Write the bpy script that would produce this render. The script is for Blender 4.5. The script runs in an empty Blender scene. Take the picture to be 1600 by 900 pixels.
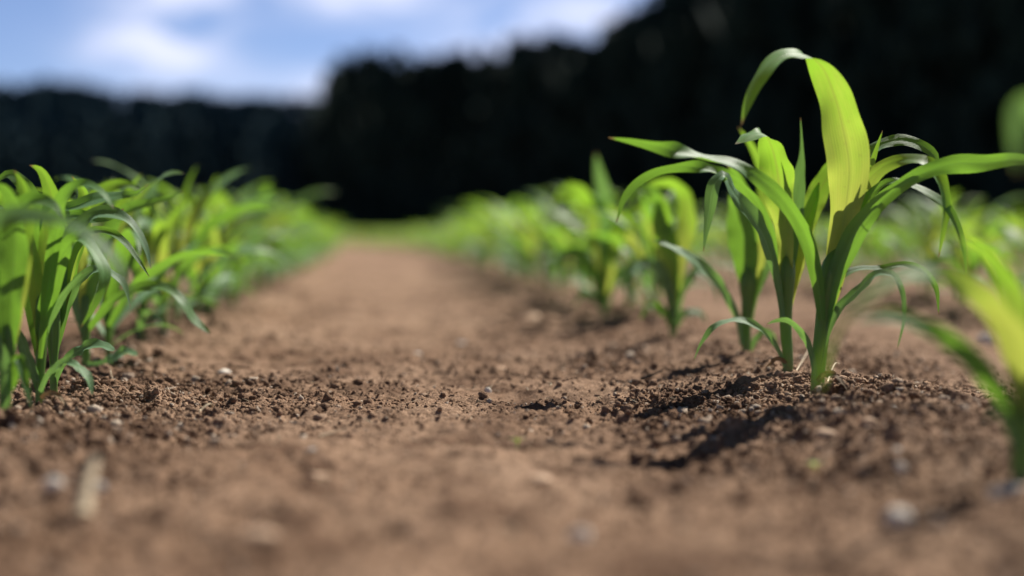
import bpy, math, random
import numpy as np
from mathutils import Vector

random.seed(7)
RNG = np.random.default_rng(7)
R = math.radians
scene = bpy.context.scene
COL = scene.collection

# ------------------------------------------------------------------ camera
FPX = 50.0 / 36.0 * 1600.0
CAM_H = 0.1615
YAW, PITCH = R(5.39), R(2.268)
cam_d = bpy.data.cameras.new("camera")
cam_d.lens = 50; cam_d.sensor_width = 36; cam_d.sensor_fit = 'HORIZONTAL'
cam_d.clip_start = 0.02; cam_d.clip_end = 5000
cam_d.dof.use_dof = True
cam_d.dof.focus_distance = 1.37
cam_d.dof.aperture_fstop = 1.75
cam_d.dof.aperture_blades = 0
cam = bpy.data.objects.new("camera", cam_d)
COL.objects.link(cam)
cam.location = (0, 0, CAM_H)
cam.rotation_euler = (math.pi / 2 - PITCH, 0, -YAW)
scene.camera = cam
C0 = np.array([0, 0, CAM_H])
FWD = np.array([math.sin(YAW) * math.cos(PITCH), math.cos(YAW) * math.cos(PITCH), -math.sin(PITCH)])
RGT = np.array([math.cos(YAW), -math.sin(YAW), 0.0])
UPV = np.cross(RGT, FWD)


def P(px, py, z):
    return C0 + RGT * ((px - 800) / FPX * z) + UPV * ((450 - py) / FPX * z) + FWD * z


def G(px, py):
    d = RGT * ((px - 800) / FPX) + UPV * ((450 - py) / FPX) + FWD
    p = C0 + d * (-CAM_H / d[2])
    for _ in range(12):                      # where the sight line meets the lie of the soil
        h = float(base_height(p[0], p[1]))
        p = 0.5 * p + 0.5 * (C0 + d * ((h - CAM_H) / d[2]))
    return p


def depth_of(p):
    return float(np.dot(np.asarray(p) - C0, FWD))


# ------------------------------------------------------------------ sun and sky
SUN_EL, SUN_AZ = R(48.5), R(44)          # azimuth measured from +Y towards +X
sdir = Vector((math.sin(SUN_AZ) * math.cos(SUN_EL), math.cos(SUN_AZ) * math.cos(SUN_EL), math.sin(SUN_EL)))
sun_d = bpy.data.lights.new("sun", 'SUN')
sun_d.energy = 4.6; sun_d.angle = R(0.53); sun_d.color = (1.0, 0.95, 0.87)
sun = bpy.data.objects.new("sun", sun_d)
COL.objects.link(sun)
sun.rotation_euler = sdir.to_track_quat('Z', 'Y').to_euler()
sun.location = (3, 4, 6)

world = bpy.data.worlds.new("World")
scene.world = world
world.use_nodes = True
wn = world.node_tree
wn.nodes.clear()


class NT:
    """small node-tree writer"""
    def __init__(self, tree):
        self.t = tree

    def n(self, typ, **kw):
        nd = self.t.nodes.new(typ)
        for k, v in kw.items():
            if k == 'inp':
                for kk, vv in v.items():
                    if isinstance(vv, bpy.types.NodeSocket):
                        self.t.links.new(vv, nd.inputs[kk])
                    else:
                        nd.inputs[kk].default_value = vv
            else:
                setattr(nd, k, v)
        return nd

    def math(self, op, a, b=None, c=None, clamp=False):
        nd = self.t.nodes.new('ShaderNodeMath'); nd.operation = op; nd.use_clamp = clamp
        for i, v in enumerate((a, b, c)):
            if v is None: continue
            if isinstance(v, bpy.types.NodeSocket): self.t.links.new(v, nd.inputs[i])
            else: nd.inputs[i].default_value = v
        return nd.outputs[0]

    def mix(self, f, a, b, blend='MIX'):
        nd = self.t.nodes.new('ShaderNodeMix'); nd.data_type = 'RGBA'; nd.blend_type = blend
        for i, v in ((0, f), (6, a), (7, b)):
            if isinstance(v, bpy.types.NodeSocket): self.t.links.new(v, nd.inputs[i])
            elif i == 0: nd.inputs[0].default_value = v
            else: nd.inputs[i].default_value = (*v, 1.0)
        return nd.outputs[2]

    def ramp(self, f, stops):
        nd = self.t.nodes.new('ShaderNodeValToRGB')
        self.t.links.new(f, nd.inputs[0])
        e = nd.color_ramp.elements
        while len(e) < len(stops): e.new(0.5)
        for i, (p, c) in enumerate(stops):
            e[i].position = p
            e[i].color = (*c, 1.0) if isinstance(c, tuple) else (c, c, c, 1.0)
        return nd.outputs[0]

    def noise(self, vec, scale, detail=4, rough=0.55, dist=0.0):
        nd = self.n('ShaderNodeTexNoise', inp={'Scale': scale, 'Detail': detail, 'Roughness': rough, 'Distortion': dist})
        if vec is not None: self.t.links.new(vec, nd.inputs['Vector'])
        return nd.outputs[0]

    def link(self, a, b):
        self.t.links.new(a, b)


w = NT(wn)
sky = w.n('ShaderNodeTexSky', sky_type='NISHITA', sun_disc=False, sun_elevation=SUN_EL, sun_rotation=SUN_AZ,
          altitude=600.0, air_density=1.0, dust_density=0.25, ozone_density=2.5)
geo = w.n('ShaderNodeNewGeometry')
tc = w.n('ShaderNodeTexCoord')
sep = w.n('ShaderNodeSeparateXYZ', inp={0: tc.outputs['Generated']})
az = w.math('ARCTAN2', sep.outputs[0], sep.outputs[1])
el = w.math('ARCSINE', sep.outputs[2])
cmb = w.n('ShaderNodeCombineXYZ', inp={0: az, 1: w.math('MULTIPLY', el, 2.2), 2: 0.37})
cn = w.noise(cmb.outputs[0], 17.0, 7, 0.58, 0.4)
clouds = None
# soft cumulus banks: azimuth, elevation, half-widths (degrees), strength
for (a0, e0, sa, se, k) in ((-8.8, 7.0, 2.4, 1.1, 1.25), (-7.4, 9.0, 2.2, 1.0, 1.3), (-0.3, 9.3, 3.2, 0.8, 1.1),
                            (-1.0, 5.9, 3.0, 0.7, 0.5), (8.0, 8.6, 3.0, 1.1, 0.8), (-3.0, 5.2, 5.0, 0.8, 0.6), (4, 7.5, 2.5, 1.0, 0.55),
                            (16, 15, 8, 3, 0.8), (-16, 16, 9, 3, 0.8), (-30, 11, 9, 2, 0.8), (35, 12, 10, 2.5, 0.8)):
    dx = w.math('DIVIDE', w.math('SUBTRACT', az, R(a0)), R(sa))
    dy = w.math('DIVIDE', w.math('SUBTRACT', el, R(e0)), R(se))
    g = w.math('EXPONENT', w.math('MULTIPLY', w.math('ADD', w.math('MULTIPLY', dx, dx), w.math('MULTIPLY', dy, dy)), -1.0))
    g = w.math('MULTIPLY', g, k)
    clouds = g if clouds is None else w.math('ADD', clouds, g)
cf = w.math('MULTIPLY', clouds, w.math('ADD', w.math('MULTIPLY', cn, 4.6), -1.45), clamp=True)
cf = w.math('MULTIPLY', cf, 0.9, clamp=True)
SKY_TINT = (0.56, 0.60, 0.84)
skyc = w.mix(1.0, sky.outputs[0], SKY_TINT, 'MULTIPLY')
# added gain: upper sky dimmed and warmed to deepen shadows, brightened low down
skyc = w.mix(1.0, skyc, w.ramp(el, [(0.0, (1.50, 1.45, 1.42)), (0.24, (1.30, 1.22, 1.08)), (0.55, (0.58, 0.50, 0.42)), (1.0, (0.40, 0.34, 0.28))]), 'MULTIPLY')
skyc = w.mix(cf, skyc, (8.6, 9.0, 11.2))
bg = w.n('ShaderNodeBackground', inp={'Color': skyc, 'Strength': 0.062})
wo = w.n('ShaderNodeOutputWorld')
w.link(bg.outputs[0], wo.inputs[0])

vs = scene.view_settings
scene.display_settings.display_device = 'sRGB'
vs.view_transform = 'Standard'; vs.look = 'None'; vs.exposure = 0.78; vs.gamma = 1.0
vs.use_curve_mapping = False
scene.cycles.max_bounces = 8
scene.cycles.transmission_bounces = 6
scene.cycles.use_denoising = True
try:
    scene.cycles.denoiser = 'OPENIMAGEDENOISE'
except Exception:
    pass


# ------------------------------------------------------------------ noise in numpy
def _hash(ix, iy, seed):
    h = (ix.astype(np.int64) * 374761393 + iy.astype(np.int64) * 668265263 + seed * 2246822519) & 0xFFFFFFFF
    h = ((h ^ (h >> 13)) * 1274126177) & 0xFFFFFFFF
    h = ((h ^ (h >> 16)) * 2654435761) & 0xFFFFFFFF
    return ((h ^ (h >> 15)) & 0xFFFFFF) / float(0xFFFFFF)


def vnoise(x, y, seed=0):
    ix = np.floor(x); iy = np.floor(y)
    fx = x - ix; fy = y - iy
    u = fx * fx * fx * (fx * (fx * 6 - 15) + 10); v = fy * fy * fy * (fy * (fy * 6 - 15) + 10)
    a = _hash(ix, iy, seed); b = _hash(ix + 1, iy, seed); c = _hash(ix, iy + 1, seed); d = _hash(ix + 1, iy + 1, seed)
    return (a * (1 - u) + b * u) * (1 - v) + (c * (1 - u) + d * u) * v


def fbm(x, y, oct=4, seed=0, gain=0.5):
    s = np.zeros_like(x); a = 1.0; t = 0
    for o in range(oct):
        s += a * (vnoise(x * 2 ** o + 17.3 * o, y * 2 ** o - 9.1 * o, seed + o) - 0.5); t += a; a *= gain
    return s / t * 2


def bumps(x, y, cell, prob, seed, rmin=0.25, rmax=0.62, flat=0.7):
    """rounded clods: one possible clod in each cell, the highest wins"""
    out = np.zeros_like(x)
    ix = np.floor(x / cell); iy = np.floor(y / cell)
    for i in (-1, 0, 1):
        for j in (-1, 0, 1):
            cx = ix + i; cy = iy + j
            jx = (cx + 0.1 + 0.8 * _hash(cx, cy, seed)) * cell
            jy = (cy + 0.1 + 0.8 * _hash(cx, cy, seed + 1)) * cell
            r = cell * (rmin + (rmax - rmin) * _hash(cx, cy, seed + 2) ** 2)
            on = _hash(cx, cy, seed + 3) < prob
            d2 = (x - jx) ** 2 + (y - jy) ** 2
            h = np.sqrt(np.maximum(r * r - d2, 0)) * flat * on
            out = np.maximum(out, h)
    return out


ROW_R, ROW_L, PITCH_ROW = 0.437, -0.313, 0.75


def row_shift(y):
    """the rows run straight for some metres, then swing to the left"""
    a = np.clip(y - 9.4, 0, 8.0)
    return -0.018 * a * a - 0.288 * np.maximum(y - 17.4, 0)



def base_height(x, y):
    """the lie of the soil that plants and stones stand on"""
    x = np.asarray(x, float); y = np.asarray(y, float)
    k = np.round((x - row_shift(y) - ROW_R) / PITCH_ROW)
    dr = np.abs(x - row_shift(y) - ROW_R - k * PITCH_ROW)
    h = 0.019 * np.exp(-(dr / 0.12) ** 2)
    h = h + 0.013 * fbm(x * 3.3, y * 2.6, 2, 3)
    return h - 0.007


def fine_height(x, y):
    k = np.round((x - row_shift(y) - ROW_R) / PITCH_ROW)
    dr = np.abs(x - row_shift(y) - ROW_R - k * PITCH_ROW)
    wr = np.exp(-(dr / 0.2) ** 2)                       # loose clods by the rows, beaten soil on the path
    patch = np.clip(fbm(x * 5, y * 4, 3, 21) * 1.6 + 0.5, 0, 1)
    wx = x + 0.006 * fbm(x * 70, y * 70, 2, 31); wy = y + 0.006 * fbm(x * 70 + 9, y * 70 - 5, 2, 35)
    h = 0.011 * fbm(x * 14, y * 12, 4, 5, 0.6)
    h += bumps(wx, wy, 0.044, 0.5, 41, 0.10, 0.40, 0.70) * (0.12 + 0.8 * wr) * (0.4 + 0.6 * patch)
    h += bumps(wx, wy, 0.026, 0.60, 51, 0.12, 0.50, 0.75) * (0.30 + 0.5 * wr) * (0.35 + 0.65 * patch)
    h += bumps(wx + 3, wy, 0.012, 0.95, 61, 0.2, 0.66, 0.85) * (0.65 + 0.25 * wr) * (0.55 + 0.45 * patch)
    h += 0.0022 * fbm(x * 160, y * 160, 2, 71)
    return h


# ------------------------------------------------------------------ mesh helpers
def mesh_np(name, verts, quads=None, tris=None, uv=None, smooth=True, mats=()):
    """numpy arrays -> mesh; uv is per vertex"""
    me = bpy.data.meshes.new(name)
    verts = np.asarray(verts, np.float32)
    loops = []; starts = []; totals = []; n = 0
    for f, k in ((quads, 4), (tris, 3)):
        if f is None or len(f) == 0: continue
        f = np.asarray(f, np.int32)
        loops.append(f.ravel()); starts.append(n + np.arange(len(f), dtype=np.int32) * k)
        totals.append(np.full(len(f), k, np.int32)); n += f.size
    loops = np.concatenate(loops); starts = np.concatenate(starts); totals = np.concatenate(totals)
    me.vertices.add(len(verts)); me.vertices.foreach_set("co", verts.ravel())
    me.loops.add(len(loops)); me.loops.foreach_set("vertex_index", loops)
    me.polygons.add(len(starts)); me.polygons.foreach_set("loop_start", starts)
    me.polygons.foreach_set("loop_total", totals)
    if uv is not None:
        l = me.uv_layers.new(name="UVMap")
        l.data.foreach_set("uv", np.asarray(uv, np.float32)[loops].ravel())
    me.update(calc_edges=True)
    me.polygons.foreach_set("use_smooth", np.full(len(starts), smooth))
    for m in mats: me.materials.append(m)
    me.validate()
    return me


def link(name, me, parent=None, loc=None):
    o = bpy.data.objects.new(name, me); COL.objects.link(o)
    if parent is not None: o.parent = parent
    if loc is not None: o.location = tuple(loc)
    return o


def tag(o, label=None, cat=None, group=None, kind=None):
    if label: o['label'] = label
    if cat: o['category'] = cat
    if group: o['group'] = group
    if kind: o['kind'] = kind
    return o


def catmull(pts, n):
    """smooth curve through points of any dimension, n samples by chord length"""
    p = np.asarray(pts, float)
    d = np.sqrt((np.diff(p[:, :3], axis=0) ** 2).sum(1)) + 1e-9
    t = np.concatenate([[0], np.cumsum(d)]); t /= t[-1]
    # finite-difference tangents
    m = np.zeros_like(p)
    m[1:-1] = ((p[2:] - p[1:-1]) / (t[2:] - t[1:-1])[:, None] * (t[1:-1] - t[:-2])[:, None]
               + (p[1:-1] - p[:-2]) / (t[1:-1] - t[:-2])[:, None] * (t[2:] - t[1:-1])[:, None]) / (t[2:] - t[:-2])[:, None]
    m[0] = (p[1] - p[0]) / (t[1] - t[0]); m[-1] = (p[-1] - p[-2]) / (t[-1] - t[-2])
    s = np.linspace(0, 1, n)
    k = np.clip(np.searchsorted(t, s, side='right') - 1, 0, len(t) - 2)
    h = (t[k + 1] - t[k]); u = (s - t[k]) / h
    u = u[:, None]; h = h[:, None]
    return ((2 * u ** 3 - 3 * u ** 2 + 1) * p[k] + (u ** 3 - 2 * u ** 2 + u) * h * m[k]
            + (-2 * u ** 3 + 3 * u ** 2) * p[k + 1] + (u ** 3 - u ** 2) * h * m[k + 1])


def unit(v):
    return v / (np.linalg.norm(v, axis=-1, keepdims=True) + 1e-12)


def ribbon(c, side, wid, across=7, keel=0.25, ripple=0.12, seed=0):
    """a leaf blade: centre line, side vectors, widths -> verts, quads, uv"""
    N = len(c); rs = np.random.default_rng(seed)
    T = unit(np.gradient(c, axis=0))
    S = unit(side - T * (side * T).sum(1, keepdims=True))
    Nn = np.cross(T, S)
    t = np.linspace(0, 1, N)
    u = np.linspace(-1, 1, across)
    ph = rs.uniform(0, 6.28, 4); fr = rs.uniform(9, 17, 2)
    V = np.zeros((N, across, 3)); UV = np.zeros((N, across, 2))
    kk = keel * (1.0 - 0.55 * t)
    env = np.clip(np.sin(np.pi * np.clip(t, 0, 1)) * 1.3, 0, 1)
    for j, uu in enumerate(u):
        wob = ripple * env * (np.sin(fr[0] * t + ph[0] + (1.3 if uu > 0 else 0)) + 0.5 * np.sin(fr[1] * 1.9 * t + ph[1 if uu > 0 else 2]))
        edge = 1.0 + env * (0.07 * np.sin(fr[1] * 1.1 * t + (ph[2] if uu > 0 else ph[3])) + 0.035 * np.sin(fr[0] * 3.1 * t + (ph[0] if uu > 0 else ph[1])))
        wob = wob + 0.35 * ripple * env * np.sin(fr[0] * 3.7 * t + ph[3] * (1 + uu)) * abs(uu)
        V[:, j] = c + S * (wid * 0.5 * uu * edge)[:, None] + Nn * (wid * 0.5 * (kk * abs(uu) ** 1.15 + wob * uu * uu))[:, None]
        UV[:, j, 0] = 0.5 + 0.5 * uu; UV[:, j, 1] = t
    idx = np.arange(N * across).reshape(N, across)
    q = np.stack([idx[:-1, :-1], idx[:-1, 1:], idx[1:, 1:], idx[1:, :-1]], -1).reshape(-1, 4)
    return V.reshape(-1, 3), q, UV.reshape(-1, 2)


def tube(c, rad, sides=10, squash=None):
    N = len(c)
    T = unit(np.gradient(c, axis=0))
    ref = np.array([1.0, 0.15, 0.0])
    A = unit(np.cross(T, np.cross(np.broadcast_to(ref, T.shape), T))); B = np.cross(T, A)
    a = np.linspace(0, 2 * np.pi, sides, endpoint=False)
    sq = 1.0 if squash is None else squash
    V = c[:, None, :] + rad[:, None, None] * (np.cos(a)[None, :, None] * A[:, None, :] + sq * np.sin(a)[None, :, None] * B[:, None, :])
    idx = np.arange(N * sides).reshape(N, sides)
    nx = np.roll(idx, -1, axis=1)
    q = np.stack([idx[:-1], nx[:-1], nx[1:], idx[1:]], -1).reshape(-1, 4)
    uv = np.zeros((N, sides, 2)); uv[..., 0] = np.abs(np.linspace(-1, 1, sides))[None]; uv[..., 1] = np.linspace(0, 1, N)[:, None]
    return V.reshape(-1, 3), q, uv.reshape(-1, 2)


def merge(parts):
    vs_, qs, us = [], [], []; n = 0
    for v, q, u in parts:
        vs_.append(v); qs.append(q + n); us.append(u); n += len(v)
    return np.concatenate(vs_), np.concatenate(qs), np.concatenate(us)


def ico(sub=1):
    import bmesh
    bm = bmesh.new(); bmesh.ops.create_icosphere(bm, subdivisions=sub, radius=1.0)
    v = np.array([x.co[:] for x in bm.verts]); f = np.array([[x.index for x in y.verts] for y in bm.faces]); bm.free()
    return v, f


# ------------------------------------------------------------------ materials
def new_mat(name):
    m = bpy.data.materials.new(name); m.use_nodes = True
    m.node_tree.nodes.clear()
    t = NT(m.node_tree)
    out = t.n('ShaderNodeOutputMaterial')
    return m, t, out


def mat_soil(name, crumbs=False):
    m, t, out = new_mat(name)
    tcn = t.n('ShaderNodeTexCoord'); v = tcn.outputs['Object']
    big = t.noise(v, 3.0, 4, 0.6)
    mid = t.noise(v, 38.0, 5, 0.65)
    fine = t.noise(v, 420.0, 3, 0.7)
    c = t.mix(t.ramp(big, [(0.35, 0.0), (0.65, 1.0)]), (0.218, 0.131, 0.080), (0.325, 0.212, 0.138))
    pat = t.noise(v, 11.0, 5, 0.6, 0.6)
    c = t.mix(t.ramp(pat, [(0.40, 1.0), (0.50, 0.0)]), c, t.mix(1.0, c, (0.58, 0.54, 0.52), 'MULTIPLY'))
    c = t.mix(t.ramp(pat, [(0.56, 0.0), (0.68, 0.8)]), c, t.mix(1.0, c, (1.22, 1.24, 1.26), 'MULTIPLY'))
    c = t.mix(t.ramp(mid, [(0.38, 0.0), (0.68, 1.0)]), c, t.mix(1.0, c, (1.30, 1.32, 1.34), 'MULTIPLY'))
    c = t.mix(t.ramp(mid, [(0.30, 1.0), (0.45, 0.0)]), c, t.mix(1.0, c, (0.62, 0.60, 0.60), 'MULTIPLY'))
    c = t.mix(t.ramp(fine, [(0.34, 0.8), (0.56, 0.0)]), c, t.mix(1.0, c, (0.55, 0.52, 0.52), 'MULTIPLY'))
    c = t.mix(t.ramp(fine, [(0.62, 0.0), (0.74, 0.7)]), c, (0.42, 0.33, 0.26))
    if crumbs:
        geo_ = t.n('ShaderNodeNewGeometry')
        c = t.mix(t.ramp(geo_.outputs['Random Per Island'], [(0.0, 0.55), (0.5, 0.0)]), c, t.mix(1.0, c, (0.55, 0.52, 0.5), 'MULTIPLY'))
        c = t.mix(t.ramp(geo_.outputs['Random Per Island'], [(0.88, 0.0), (0.97, 0.8)]), c, (0.52, 0.43, 0.34))
    bmp = t.n('ShaderNodeBump', inp={'Strength': 0.9, 'Distance': 0.003, 'Height': t.math('ADD', fine, t.math('MULTIPLY', mid, 1.5))})
    b = t.n('ShaderNodeBsdfPrincipled', inp={'Base Color': c, 'Roughness': 0.97, 'Specular IOR Level': 0.12, 'Normal': bmp.outputs[0]})
    t.link(b.outputs[0], out.inputs[0])
    return m


def mat_leaf(name, dark, light, trans, fac=0.48, rough=0.42, tip=True, tipc=None, bloom=0.25):
    m, t, out = new_mat(name)
    uvn = t.n('ShaderNodeTexCoord')
    sp = t.n('ShaderNodeSeparateXYZ', inp={0: uvn.outputs['UV']})
    u, vv = sp.outputs[0], sp.outputs[1]
    inf = t.n('ShaderNodeObjectInfo')
    # long streaks: noise stretched along the blade
    st = t.n('ShaderNodeCombineXYZ', inp={0: t.math('MULTIPLY', u, 26.0), 1: t.math('MULTIPLY', vv, 2.2), 2: t.math('MULTIPLY', inf.outputs['Random'], 40.0)})
    streak = t.noise(st.outputs[0], 1.0, 3, 0.6)
    veins = t.math('MULTIPLY', t.math('SINE', t.math('ADD', t.math('MULTIPLY', u, 100.0), t.math('MULTIPLY', streak, 7.0))), t.math('MULTIPLY', streak, 1.4))
    bl = t.n('ShaderNodeCombineXYZ', inp={0: t.math('MULTIPLY', u, 2.5), 1: t.math('MULTIPLY', vv, 7.0), 2: t.math('MULTIPLY', inf.outputs['Random'], 70.0)})
    blot = t.noise(bl.outputs[0], 1.0, 4, 0.6)
    rib = t.math('SUBTRACT', 1.0, t.math('MULTIPLY', t.math('ABSOLUTE', t.math('SUBTRACT', u, 0.5)), 20.0), clamp=True)
    f = t.math('ADD', t.math('MULTIPLY', streak, 0.55), t.math('MULTIPLY', blot, 0.55))
    f = t.math('ADD', f, t.math('MULTIPLY', t.math('SUBTRACT', inf.outputs['Random'], 0.5), 0.5), clamp=True)
    c = t.mix(t.ramp(f, [(0.25, 0.0), (0.8, 1.0)]), dark, light)
    c = t.mix(t.math('MULTIPLY', rib, 0.7), c, tuple(min(1, x * 1.6 + 0.03) for x in light))
    tr = t.mix(t.ramp(f, [(0.2, 0.0), (0.8, 1.0)]), tuple(x * 0.72 for x in trans), trans)
    if tipc is not None:
        gr = t.ramp(t.math('ADD', vv, t.math('MULTIPLY', t.math('SUBTRACT', blot, 0.5), 0.5)), [(0.27, 0.0), (0.68, 1.0)])
        c = t.mix(gr, c, tipc[0]); tr = t.mix(gr, tr, tipc[1])
    dust = t.noise(uvn.outputs['Object'], 140.0, 4, 0.7)
    du = t.ramp(dust, [(0.60, 0.0), (0.72, 0.45)])
    c = t.mix(du, c, (0.26, 0.20, 0.12)); tr = t.mix(du, tr, tuple(x * 0.55 for x in trans))
    vmod = t.math('MULTIPLY_ADD', veins, 0.08, 0.92)
    vm = t.n('ShaderNodeCombineColor', inp={0: vmod, 1: vmod, 2: vmod})
    tr = t.mix(1.0, tr, vm.outputs[0], 'MULTIPLY')
    tr = t.mix(t.math('MULTIPLY', rib, 0.65), tr, tuple(x * 0.5 for x in trans))
    if tip:
        ed = t.math('MULTIPLY', t.math('SUBTRACT', vv, 0.975), 60.0, clamp=True)
        c = t.mix(ed, c, (0.30, 0.20, 0.09)); tr = t.mix(ed, tr, (0.20, 0.13, 0.05))
    bmp = t.n('ShaderNodeBump', inp={'Strength': 0.35, 'Distance': 0.0006,
              'Height': t.math('ADD', t.math('MULTIPLY', veins, 0.3), t.math('MULTIPLY', streak, 1.2))})
    b = t.n('ShaderNodeBsdfPrincipled', inp={'Base Color': c, 'Roughness': rough, 'Specular IOR Level': 0.36,
            'Sheen Weight': bloom, 'Sheen Roughness': 0.5, 'Sheen Tint': (0.55, 0.95, 0.70, 1.0), 'Normal': bmp.outputs[0]})
    tl = t.n('ShaderNodeBsdfTranslucent', inp={'Color': tr, 'Normal': bmp.outputs[0]})
    mx = t.n('ShaderNodeMixShader', inp={0: fac, 1: b.outputs[0], 2: tl.outputs[0]})
    t.link(mx.outputs[0], out.inputs[0])
    return m


def mat_stem(name):
    m, t, out = new_mat(name)
    uvn = t.n('ShaderNodeTexCoord')
    sp = t.n('ShaderNodeSeparateXYZ', inp={0: uvn.outputs['UV']})
    st = t.n('ShaderNodeCombineXYZ', inp={0: t.math('MULTIPLY', sp.outputs[0], 18.0), 1: t.math('MULTIPLY', sp.outputs[1], 2.0), 2: 0.0})
    s = t.noise(st.outputs[0], 1.0, 3, 0.6)
    c = t.mix(t.ramp(s, [(0.3, 0.0), (0.7, 1.0)]), (0.085, 0.19, 0.030), (0.17, 0.31, 0.06))
    c = t.mix(t.ramp(sp.outputs[1], [(0.10, 0.75), (0.34, 0.0)]), c, (0.22, 0.23, 0.11))
    dn = t.noise(uvn.outputs['Object'], 260.0, 4, 0.7)
    dirt = t.math('MULTIPLY', t.ramp(sp.outputs[1], [(0.12, 1.0), (0.30, 0.15)]), t.ramp(dn, [(0.42, 0.0), (0.58, 0.9)]))
    c = t.mix(dirt, c, (0.22, 0.14, 0.09))
    b = t.n('ShaderNodeBsdfPrincipled', inp={'Base Color': c, 'Roughness': 0.42, 'Specular IOR Level': 0.45,
            'Subsurface Weight': 0.15, 'Subsurface Radius': (0.004, 0.008, 0.002), 'Subsurface Scale': 1.0})
    tl = t.n('ShaderNodeBsdfTranslucent', inp={'Color': (0.22, 0.42, 0.05, 1.0)})
    mx = t.n('ShaderNodeMixShader', inp={0: 0.35, 1: b.outputs[0], 2: tl.outputs[0]})
    t.link(mx.outputs[0], out.inputs[0])
    return m


def mat_plain(name, ca, cb, scale=60.0, rough=0.85, spec=0.25):
    m, t, out = new_mat(name)
    tcn = t.n('ShaderNodeTexCoord')
    inf = t.n('ShaderNodeObjectInfo')
    s = t.noise(tcn.outputs['Object'], scale, 5, 0.65)
    c = t.mix(t.ramp(s, [(0.3, 0.0), (0.7, 1.0)]), ca, cb)
    bmp = t.n('ShaderNodeBump', inp={'Strength': 0.5, 'Distance': 0.0015, 'Height': s})
    b = t.n('ShaderNodeBsdfPrincipled', inp={'Base Color': c, 'Roughness': rough, 'Specular IOR Level': spec, 'Normal': bmp.outputs[0]})
    t.link(b.outputs[0], out.inputs[0])
    return m


M_SOIL = mat_soil("dry_soil")
M_CRUMB = mat_soil("soil_crumb", True)
M_LEAF = mat_leaf("corn_leaf", (0.050, 0.135, 0.034), (0.115, 0.25, 0.065), (0.25, 0.50, 0.040), 0.50, 0.46, bloom=0.35)
M_YOUNG = mat_leaf("young_corn_leaf", (0.13, 0.21, 0.045), (0.22, 0.32, 0.07), (0.55, 0.62, 0.09), 0.55, 0.46, tipc=((0.10, 0.23, 0.045), (0.31, 0.56, 0.035)), bloom=0.35)
M_OLD = mat_leaf("dull_corn_leaf", (0.09, 0.18, 0.08), (0.19, 0.32, 0.15), (0.24, 0.46, 0.08), 0.44, 0.48, bloom=0.4)
M_DRY = mat_leaf("withered_leaf", (0.16, 0.10, 0.05), (0.34, 0.25, 0.13), (0.22, 0.13, 0.05), 0.3, 0.7, tip=False, bloom=0.0)
M_STEM = mat_stem("corn_stem")
M_STONE = mat_plain("pale_stone", (0.56, 0.48, 0.39), (0.76, 0.69, 0.60), 90, 0.8)
M_PEACH = mat_plain("tan_stone", (0.46, 0.30, 0.19), (0.60, 0.42, 0.28), 90, 0.8)
M_GREY = mat_plain("grey_stone", (0.36, 0.33, 0.29), (0.52, 0.48, 0.43), 90, 0.8)
M_STRAW = mat_plain("dry_straw", (0.36, 0.27, 0.17), (0.56, 0.46, 0.31), 120, 0.7)
M_TWIG = mat_plain("dark_twig", (0.035, 0.026, 0.02), (0.07, 0.055, 0.045), 120, 0.8)
M_CONIFER = mat_plain("dark_conifer_foliage", (0.006, 0.017, 0.016), (0.014, 0.030, 0.024), 0.6, 0.9, 0.1)
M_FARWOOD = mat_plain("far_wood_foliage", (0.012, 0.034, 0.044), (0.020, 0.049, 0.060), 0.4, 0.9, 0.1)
M_BARK = mat_plain("bark", (0.05, 0.04, 0.03), (0.09, 0.07, 0.055), 4.0, 0.9, 0.1)
M_HILL = mat_plain("hill_soil", (0.012, 0.022, 0.013), (0.03, 0.04, 0.02), 0.05, 0.95, 0.1)

# ------------------------------------------------------------------ ground
def grow(a, step, ratio, end):
    o = []; x = a
    while x < end:
        step *= ratio; x += step; o.append(x)
    return o


STEP = 0.0027
xs = list(np.arange(-0.85, 0.80, STEP))
xs = [-v for v in grow(0.85, STEP, 1.075, 900)][::-1] + xs + grow(xs[-1], STEP, 1.075, 900)
ys = list(np.arange(0.50, 2.1, STEP))
ys = [0.5 - (v - 0.5) for v in grow(0.5, STEP, 1.10, 60)][::-1] + ys + grow(ys[-1], STEP, 1.014, 900)
xs = np.array(xs); ys = np.array(ys)
X, Y = np.meshgrid(xs, ys)
cell = np.maximum(np.gradient(xs)[None, :], np.gradient(ys)[:, None])
fade = np.clip(1.4 - cell / 0.02, 0, 1)
Z = base_height(X, Y) * np.clip(1.6 - cell / 0.15, 0, 1) + fine_height(X, Y) * fade
idx = np.arange(X.size).reshape(X.shape)
q = np.stack([idx[:-1, :-1], idx[:-1, 1:], idx[1:, 1:], idx[1:, :-1]], -1).reshape(-1, 4)
ground = link("ground", mesh_np("ground", np.stack([X, Y, Z], -1).reshape(-1, 3), q, smooth=True, mats=[M_SOIL]))
tag(ground, "dry brown crumbly soil of the field and the bare path between corn rows", "ground", kind='structure')


def soil_z(x, y):
    x = np.atleast_1d(np.asarray(x, float)); y = np.atleast_1d(np.asarray(y, float))
    return base_height(x, y) + fine_height(x, y)


def bz(x, y):
    return float(base_height(np.array([x]), np.array([y]))[0])


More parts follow.
